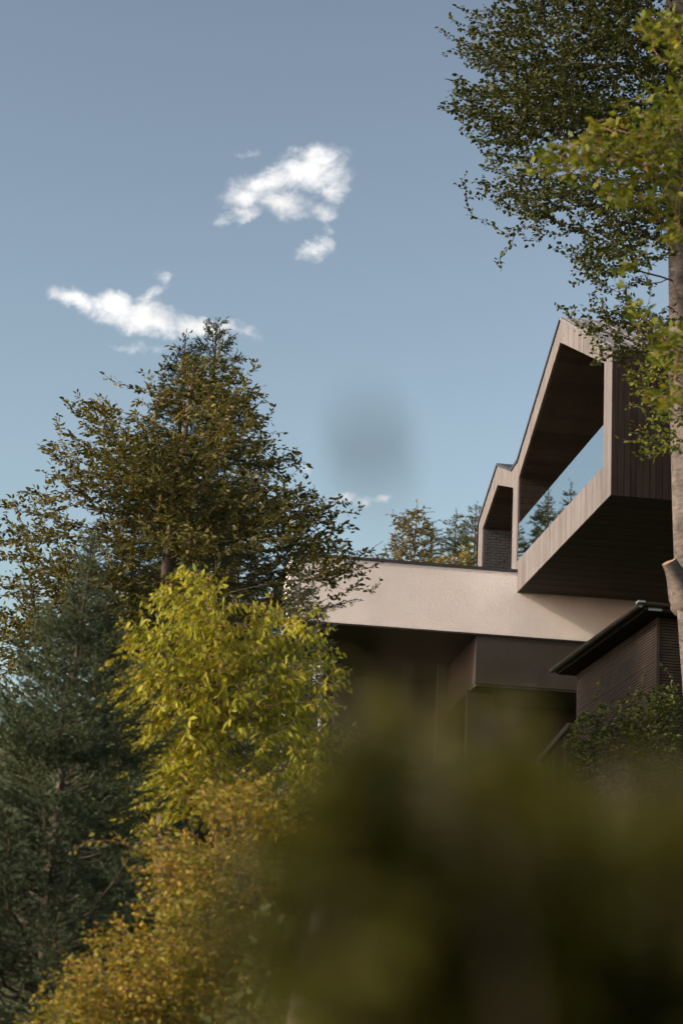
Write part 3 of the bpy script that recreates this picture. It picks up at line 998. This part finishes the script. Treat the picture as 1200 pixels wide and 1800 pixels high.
# blue spruce at the left edge
tp = PT(160, 955, 17)
bs = PT(98, 1500, 17)
bx = tp + (bs - tp) * ((tp[2] - (ground_z(bs[0], 17) - .05)) / (tp[2] - bs[2]))
conifer('blue_spruce', 'blue-green spruce with dense stiff branches at the left edge', bx, tp, lambda d: min(1.75, .10 + .25 * d if d < .5 else .225 + .50 * (d - .5)), 31, M['needle_blue'], M['bark_conifer'],
        whorl=.17, per=9, lat_gap=.075, lat_len=.40, nlen=.024, nw=.0062, dens=400, sub_gap=.09, open_top=.9, open_n=5, trunk_r=.075, lift=.55, droop=.0, tips=1.1)
# yellow-green cherry
broad_tree('cherry_tree', 'bright yellow-green young tree with drooping leaves left of the slab', 'tree',
           [(385, 1560, 20), (380, 1400, 20), (385, 1250, 20), (390, 1120, 20)], .055,
           [(325, 1110, 90, 75), (420, 1120, 90, 55), (515, 1110, 55, 35), (555, 1180, 38, 45), (480, 1210, 80, 70), (300, 1230, 100, 90),
            (245, 1160, 40, 55), (400, 1320, 140, 75), (345, 1045, 50, 35), (545, 1290, 55, 28), (290, 1350, 80, 60), (520, 1340, 50, 40), (250, 1420, 60, 45), (380, 1400, 100, 40), (270, 1300, 60, 80), (250, 1250, 50, 60), (530, 1230, 50, 60), (230, 1200, 40, 60)], .8, 2300, M['leaf_cherry'], M['twig_red'],
           .08, .029, .45, .02, 12, per=8, sig=.09, shell=.4,  extra=[(600, 1145), (606, 1185), (590, 1240), (575, 1075), (580, 1100), (310, 1005), (340, 1000), (370, 1020), (500, 1068), (545, 1075), (200, 1165), (215, 1130), (620, 1275), (600, 1300), (640, 1290)],
           droop=1.25, rmax=.02, r_tip=.0028, single=300, spread=.55, upright=.5, sag=.1)
# autumn hedge
broad_tree('autumn_shrub', 'orange-yellow small-leaved shrub at the lower left', 'shrub',
           [(430, 1900, 15), (430, 1750, 15), (440, 1600, 15), (450, 1500, 15)], .03,
           [(470, 1440, 85, 55), (360, 1495, 100, 45), (480, 1540, 95, 80), (350, 1610, 110, 90), (250, 1700, 105, 80), (400, 1740, 140, 110),
            (150, 1775, 75, 60), (540, 1450, 32, 80), (400, 1400, 45, 35), (300, 1790, 120, 70), (520, 1620, 60, 60)], .7, 6000, M['leaf_hedge'], M['twig_red'],
           .036, .023, .20, .014, 13, per=32, sig=.07, shell=.5,  extra=[(95, 1790), (110, 1750), (75, 1760), (185, 1660), (240, 1600), (130, 1495), (320, 1470), (280, 1515), (220, 1585), (205, 1612), (150, 1690), (118, 1715), (340, 1465), (310, 1560), (270, 1570), (160, 1480), (200, 1460), (260, 1440), (185, 1640)],
           droop=.05, r_tip=.0016, rmax=.012, upright=.5, Ydef=15)
broad_tree('broad_leaved_shrub', 'dull green broad-leaved shrub right of the orange-yellow shrub', 'shrub',
           [(470, 1900, 13.6), (465, 1760, 13.6), (460, 1680, 13.6)], .014,
           [(450, 1690, 45, 55), (470, 1760, 60, 50), (430, 1780, 60, 40), (480, 1640, 40, 40)], .3, 220, M['leaf_broad'], M['bark_brown'],
           .08, .05, .2, .04, 14, droop=.2, r_tip=.0015, rmax=.008, Ydef=13.6)
# trees beyond the terrace
for (px, py, Y, ln, sd, lab, dens_) in ((801, 898, 78, .38, 41, 'slim distant spruce above the terrace coping', 1), (836, 888, 80, .40, 42, 'distant spruce close to the small gable', 1),
                                        (760, 918, 77, .34, 43, 'small distant spruce beside the thin broadleaf tree', 1)):
    tp = PT(px, py, Y)
    conifer('distant_spruce', lab, on_ground(tp[0], Y), tp, (lambda d, q=ln: min(1.6, .1 + q * d)), sd, M['needle_back'], M['bark_conifer'], whorl=.36, per=7, lat_gap=.2, lat_len=.55,
            nlen=.07, nw=.026, dens=60, trunk_r=.14, lift=.3, droop=.1, hang=.15, group='spruces beyond the terrace')
broad_tree('distant_tree', 'thin olive broadleaf tree standing beyond the cream slab', 'tree', [(725, 1010, 72), (728, 970, 72), (733, 890, 72)], .07,
           [(728, 920, 30, 28), (705, 935, 20, 28), (745, 950, 26, 26), (700, 968, 26, 20), (735, 975, 40, 18)], 1.0, 560, M['leaf_back'], M['bark_brown'], .13, .07, .5, .075, 44,
           extra=[(733, 882), (752, 893), (758, 900), (683, 905), (770, 915), (690, 900)], r_tip=.008, rmax=.05, step=.3, Ydef=72)
broad_tree('distant_bush', 'low olive bush on the terrace edge near the dark tree', 'shrub', [(660, 1010, 68), (660, 985, 68)], .05,
           [(655, 982, 22, 10), (690, 984, 18, 6)], .6, 50, M['leaf_back'], M['bark_brown'], .12, .06, .4, .08, 45, extra=[(668, 955), (655, 965), (640, 975)], r_tip=.008, step=.3, Ydef=68)
broad_tree('distant_bush', 'yellow-green bush beside the small gable beyond the terrace', 'shrub', [(825, 1010, 70), (824, 990, 70)], .06,
           [(822, 972, 16, 16), (800, 985, 30, 12), (770, 988, 30, 8)], .8, 110, M['leaf_hedge'], M['bark_brown'], .13, .08, .4, .08, 46, r_tip=.008, step=.3, Ydef=70)
# trees that the balustrade mirrors, on the slope behind the olive tree
for (x_, y_, h_, sd, lab) in ((-4.6, 82, 10.5, 51, 'tall spruce mirrored in the glass balustrade, nearest the terrace'), (-8.2, 88, 12.5, 52, 'tallest spruce mirrored in the glass balustrade'), (-3.4, 75, 10.0, 53, 'slim spruce mirrored in the glass balustrade'),
                              (-5.8, 79, 11.0, 54, 'bushy spruce mirrored in the glass balustrade between two taller ones')):
    gb_ = on_ground(x_, y_)
    conifer('mirrored_spruce', lab, gb_, gb_ + np.array([0, 0, h_]), lambda d: min(2.4, .1 + .3 * d), sd, M['needle_back'], M['bark_conifer'], whorl=.42, per=7, lat_gap=.22, lat_len=.6,
            nlen=.08, nw=.03, dens=50, trunk_r=.16, lift=.3, droop=.1, hang=.15, group='spruces on the slope behind')

# tall unseen spruces, added at the left to throw shade on the slatted house
for (x_, y_, h_, sd, lab) in ((-10.6, 36, 15, 55, 'wide spruce outside the picture at the left, added for its shade, nearer the camera'), (-10.8, 40.6, 16.5, 56, 'wide spruce outside the picture at the left, added for its shade, farther up the slope')):
    gb_ = on_ground(x_, y_)
    conifer('shade_spruce', lab, gb_, gb_ + np.array([0, 0, h_]), lambda d: min(3.2, .5 + .55 * d), sd, M['needle_dark'], M['bark_conifer'], whorl=.5, per=8,
            lat_gap=.3, lat_len=.8, nlen=.12, nw=.07, dens=26, trunk_r=.22, lift=.3, droop=.1, hang=.2, group='added shade spruces beyond the left edge')

# ------------------------------------------------------------------ beech at the right edge
broad_tree('beech_tree', 'tall beech with a pale grey trunk and dark crown at the right edge', 'tree',
           [(1262, 1500, 30), (1238, 1300, 30), (1214, 1000, 30), (1206, 800, 30), (1198, 500, 30), (1190, 200, 30), (1190, -250, 30)], .275,
           [(1030, 70, 190, 85), (930, 180, 105, 60), (1020, 230, 150, 80), (1130, 120, 130, 150), (880, 60, 60, 55), (870, 335, 45, 32), (960, 340, 80, 45), (850, 165, 40, 40),
            (1060, 370, 80, 50), (1100, 440, 75, 60), (1090, 510, 50, 45), (1095, 570, 60, 35), (1130, 300, 90, 110), (1000, 130, 130, 90), (1140, 590, 45, 40), (900, 250, 55, 55), (1090, -40, 160, 80), (950, -40, 110, 60)], 1.6, 5600,
           M['leaf_beech'], M['bark_grey'], .07, .046, .34, .021, 15, per=26, sig=.18, shell=.4, step=.22, taper=.5,
           extra=[(800, 195), (790, 165), (805, 145), (822, 20), (800, 10), (815, 95), (802, 325), (815, 310), (820, 345), (830, 380), (880, 470), (870, 460), (885, 440), (900, 430), (910, 400), (895, 415), (920, 385),
                  (870, 400), (985, 430), (1010, 445), (1030, 455), (1040, 480), (1035, 520), (1045, 545), (1012, 570), (1030, 590), (1055, 600), (1070, 610), (1085, 600), (1060, 560), (840, 240), (850, 275), (830, 250), (845, 255)],
           droop=.12, rmax=.06, r_tip=.003, upright=.7, sag=.03, Ydef=30)
broad_tree('beech_tree', 'slender small-leaved beech with sparse twigs before the dark board wall', 'tree',
           [(1290, 1300, 27), (1270, 900, 27), (1235, 700, 27), (1215, 560, 27)], .07,
           [(1150, 700, 40, 45), (1165, 640, 40, 30), (1150, 780, 45, 25), (1175, 750, 30, 50), (1120, 660, 20, 20)], .5, 220,
           M['leaf_beech_near'], M['bark_grey'], .06, .04, .35, .032, 16, extra=[(1092, 770), (1100, 775), (1105, 690), (1102, 720), (1110, 745), (1098, 652), (1115, 800), (1130, 805), (1105, 760)], droop=.1, r_tip=.002, rmax=.02, Ydef=27)
broad_tree('beech_tree', 'near beech reaching in from the right with large yellow-green leaves', 'tree',
           [(1420, 1300, 15), (1400, 800, 15), (1385, 450, 15), (1350, 250, 15), (1300, 120, 15)], .12,
           [(1110, 235, 90, 38), (1020, 275, 60, 22), (1160, 190, 60, 50), (1180, 60, 45, 60), (1145, 40, 30, 25), (1110, 345, 40, 22), (1165, 330, 45, 50), (1170, 240, 50, 50), (1140, 260, 60, 40),
            (1185, 420, 25, 25), (1180, 590, 25, 40), (1155, 620, 18, 14), (1165, 700, 25, 18), (1195, 690, 20, 25), (1110, 540, 25, 14), (1090, 470, 14, 14), (960, 285, 45, 20), (1000, 265, 60, 25), (1060, 240, 60, 35), (1050, 300, 50, 25), (1080, 330, 40, 20)], .6, 560,
           M['leaf_beech_near'], M['twig_red'], .072, .046, .3, .034, 17, extra=[(900, 300), (915, 285), (930, 290), (945, 270), (985, 310), (990, 290), (1035, 310), (1060, 345), (1055, 360), (1075, 180), (1090, 185)], droop=.25, r_tip=.002, rmax=.012, single=300, sag=.0, Ydef=15, upright=.7)
# cut stub on the trunk of the first beech
stub_root = [o for o in COL.objects if o.name == 'beech_tree'][0]
p0 = PT(1212, 1088, 30.05); p1 = PT(1174, 988, 29.74)
pts = spline([p0, PT(1201, 1052, 29.92), PT(1188, 1018, 29.82), p1], 9)
V, Fq = trunk_mesh(pts, np.array([.05, .15, .19, .185, .165, .14, .115, .10, .095]), 12, RNG, .2)
st = link('cut_stub', np_mesh('cut_stub', V, [Fq], smooth=True), M['bark_grey'], stub_root)
cap_v = V[-12:]
me = bpy.data.meshes.new('cut_face'); me.from_pydata([tuple(v) for v in cap_v + (pts[-1] - pts[-2]) * .01], [], [list(range(12))]); me.update()
link('cut_face', me, M['cut_wood'], st)

# ------------------------------------------------------------------ climbing shrub, stair rail, fence, stone wall
broad_tree('ivy_shrub', 'dark green climbing shrub against the slatted house', 'shrub', [(1120, 1420, 40), (1110, 1340, 40), (1100, 1280, 40)], .05,
           [(1080, 1290, 80, 60), (1140, 1260, 60, 50), (1030, 1300, 40, 50), (1170, 1230, 30, 30), (1110, 1340, 100, 50), (1060, 1380, 90, 50), (1170, 1300, 40, 60)], .5, 1500, M['leaf_ivy'], M['bark_brown'],
           .075, .06, .25, .03, 18, extra=[(1130, 1182), (1128, 1195), (1050, 1205), (1048, 1218), (1166, 1176), (1180, 1195), (1105, 1215)], r_tip=.003, rmax=.02, Ydef=40.0)
rail = thing('stair_rail', PT(960, 1420, 44) * np.array([1, 1, 0]) + Z3 * ground_z(PT(960, 1420, 44)[0], 44), 'brown wooden stair handrail climbing below the lower storey', 'handrail')
a, b_ = PT(945, 1345, 44), PT(1000, 1280, 46)
ax = b_ - a
up = Z3 * .11
side = norm(np.cross(ax, Z3)) * .05
MB().hexa([a - side, a + side, b_ + side, b_ - side, a - side + up, a + side + up, b_ + side + up, b_ - side + up]).build('handrail', M['rail'], rail)
for f in (.12, .5, .88):
    q = a + ax * f
    gz = float(ground_z(q[0], q[1])) - .05
    MB().hexa([q + np.array(v) for v in ((-.03, -.03, gz - q[2]), (.03, -.03, gz - q[2]), (.03, .03, gz - q[2]), (-.03, .03, gz - q[2]), (-.03, -.03, -.003), (.03, -.03, -.003), (.03, .03, -.003), (-.03, .03, -.003))]).build('baluster', M['rail'], rail)

fl = thing('slat_fence', PT(530, 1215, 50), 'white slatted fence piece glimpsed behind the yellow-green tree', 'fence')
p = PT(530, 1205, 50)
for k in range(9):
    q = p + W * (-.42 + k * .095)
    MB().hexa([q, q + W * .06, q + W * .06 - B * .02, q - B * .02, q + Z3 * .62, q + W * .06 + Z3 * .62, q + W * .06 - B * .02 + Z3 * .62, q - B * .02 + Z3 * .62]).build('slat', M['white'], fl)
for zz in (.1, .5):
    q = p - W * .45 + B * .002 + Z3 * zz
    MB().hexa([q, q + W * .95, q + W * .95 + B * .03, q + B * .03, q + Z3 * .05, q + W * .95 + Z3 * .05, q + W * .95 + B * .03 + Z3 * .05, q + B * .03 + Z3 * .05]).build('fence_rail', M['white'], fl)
for k in (-.4, .42):
    q = p + W * k + B * .035
    gz = float(ground_z(q[0], q[1])) - .05 - q[2]
    MB().hexa([q + Z3 * gz, q + W * .06 + Z3 * gz, q + W * .06 + B * .06 + Z3 * gz, q + B * .06 + Z3 * gz, q + Z3 * .6, q + W * .06 + Z3 * .6, q + W * .06 + B * .06 + Z3 * .6, q + B * .06 + Z3 * .6]).build('fence_post', M['white'], fl)

# raking stone wall, lower middle: an uneven prism
rngw = np.random.default_rng(5)
Yw = 12.5
edge = [PT(500, 1800, Yw), PT(523, 1700, Yw), PT(556, 1580, Yw), PT(586, 1475, Yw)]
low_l = edge[0] + (edge[0] - edge[3]) * 1.0
low_l[2] = ground_z(low_l[0], Yw) - .1
prof_pts = spline([low_l] + edge, 26)
rows = []
for i, q in enumerate(prof_pts):
    row = []
    for kx in range(14):
        row.append(q + np.array([kx * .13 + rngw.normal(0, .008), rngw.normal(0, .022) - .05 * math.sin(kx * .23), rngw.normal(0, .01)]))
    rows.append(row)
n_r, n_c = len(rows), 14
V = np.array([p for row in rows for p in row] + [p + np.array([.05, .45, 0]) for row in rows for p in row])
f = []
for i in range(n_r - 1):
    for j in range(n_c - 1):
        a0 = i * n_c + j
        f.append([a0, a0 + 1, a0 + n_c + 1, a0 + n_c])
        a1 = a0 + n_r * n_c
        f.append([a1 + n_c, a1 + n_c + 1, a1 + 1, a1])
for i in range(n_r - 1):
    for j in (0, n_c - 1):
        a0 = i * n_c + j; a1 = a0 + n_r * n_c
        f.append([a0, a0 + n_c, a1 + n_c, a1])
for j in range(n_c - 1):
    a0 = (n_r - 1) * n_c + j; a1 = a0 + n_r * n_c
    f.append([a0, a0 + 1, a1 + 1, a1])
sw_ = link('stone_wall', np_mesh('stone_wall', V, [np.array(f)], smooth=True), M['stone'])
tag(sw_, 'pale rough stone wall with a raking end beside the shrubs', 'wall')

# ------------------------------------------------------------------ out-of-focus shrub right in front of the camera
rng = np.random.default_rng(61)
fg = thing('near_shrub', (0.35, 1.3, -.02), 'blurred dark olive shrub close to the camera filling the lower right', 'shrub')
stems = []
P, A, N, SZ = [], [], [], []
shoot_tops = []
for k in range(240):                                      # shoots of a rounded shrub about 1.8 m tall
    y_ = rng.uniform(.78, 1.6)
    x_ = y_ * rng.uniform(.022, .30)
    tilt = .166 - .08 * max(0, x_ / y_ - .05) + .006 * math.sin(x_ * 23)
    topz = 1.6 + tilt * y_ * rng.uniform(.62, 1.0)
    shoot_tops.append(np.array([x_, y_, topz]))
for k in range(50):                                       # taller, thinner shoots along its left side
    y_ = rng.uniform(1.0, 1.6)
    shoot_tops.append(np.array([y_ * rng.uniform(.012, .07), y_, 1.6 + y_ * rng.uniform(.13, .212)]))
for k in range(26):
    y_ = rng.uniform(1.0, 1.6)
    shoot_tops.append(np.array([y_ * rng.uniform(.05, .16), y_, 1.6 + y_ * rng.uniform(.155, .180)]))
for k in range(12):
    y_ = rng.uniform(1.0, 1.5)
    shoot_tops.append(np.array([y_ * rng.uniform(.012, .024), y_, 1.6 + y_ * rng.uniform(.085, .14)]))
for k in range(3):
    y_ = rng.uniform(1.0, 1.4)
    shoot_tops.append(np.array([y_ * rng.uniform(-.024, -.004), y_, 1.6 + y_ * rng.uniform(.09, .135)]))
for n_, t_ in enumerate(shoot_tops):
    b0 = np.array([.35 + (t_[0] - .35) * .45, 1.3 + (t_[1] - 1.3) * .3, 0.0])
    tt = np.linspace(0, 1, 16)[:, None]
    pth = b0 * (1 - tt) + t_ * tt + np.array([.03, .03, 0]) * np.sin(tt * 5 + t_[0] * 20) * tt
    stems.append(pth)
    for q in range(64 if n_ < 240 else 20):
        f = 1 - rng.random() ** 1.3 * .2
        i = min(14, int(f * 15)); p = pth[i] + (pth[i + 1] - pth[i]) * rng.random()
        an = rng.random() * 6.28
        SZ.append(1.0 if n_ < 240 else .7); P.append(p); A.append([math.cos(an), math.sin(an), rng.normal(.25, .35)]); N.append([rng.normal(0, .5), rng.normal(0, .5), 1])
a = np.concatenate([s[:-1] for s in stems]); b_ = np.concatenate([s[1:] for s in stems])
r_ = np.tile(np.linspace(.0035, .0007, 15), len(stems))
V, Fq = seg_tubes(a, b_, r_, r_ * .95, 5)
tag(link('stems', np_mesh('stems', V, [Fq], smooth=True), M['bark_brown'], fg), kind='stuff')
P, A, N = np.array(P), norm(np.array(A)), np.array(N)
sz = rng.uniform(.7, 1.2, len(P)) * np.array(SZ)
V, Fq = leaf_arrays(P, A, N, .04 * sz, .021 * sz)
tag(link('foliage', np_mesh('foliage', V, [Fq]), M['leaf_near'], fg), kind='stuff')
# one tall shoot with a narrow leaf standing up into the sky
sh = thing('tall_shoot', (.10, .75, -.02), 'single blurred upright shoot with a narrow leaf against the sky', 'plant')
pth = spline([np.array([.10, .75, 0]), PT(1000, 1790, .72), PT(860, 1450, .70), PT(745, 1180, .68), PT(680, 980, .66), PT(655, 830, .66)], 24)
V, Fq = seg_tubes(pth[:-1], pth[1:], np.linspace(.0009, .0006, 23), np.linspace(.0009, .0006, 23), 6)
link('stem', np_mesh('stem', V, [Fq], smooth=True), M['bark_brown'], sh)
p0, p1 = PT(658, 880, .66), PT(642, 695, .66)
me = single_leaf('narrow_leaf', M['leaf_near'], float(np.linalg.norm(p1 - p0)), .0108)
place_leaves('narrow_leaf', me, sh, [p0], [p1 - p0], [np.array([.25, -1, .1])], [1.0])
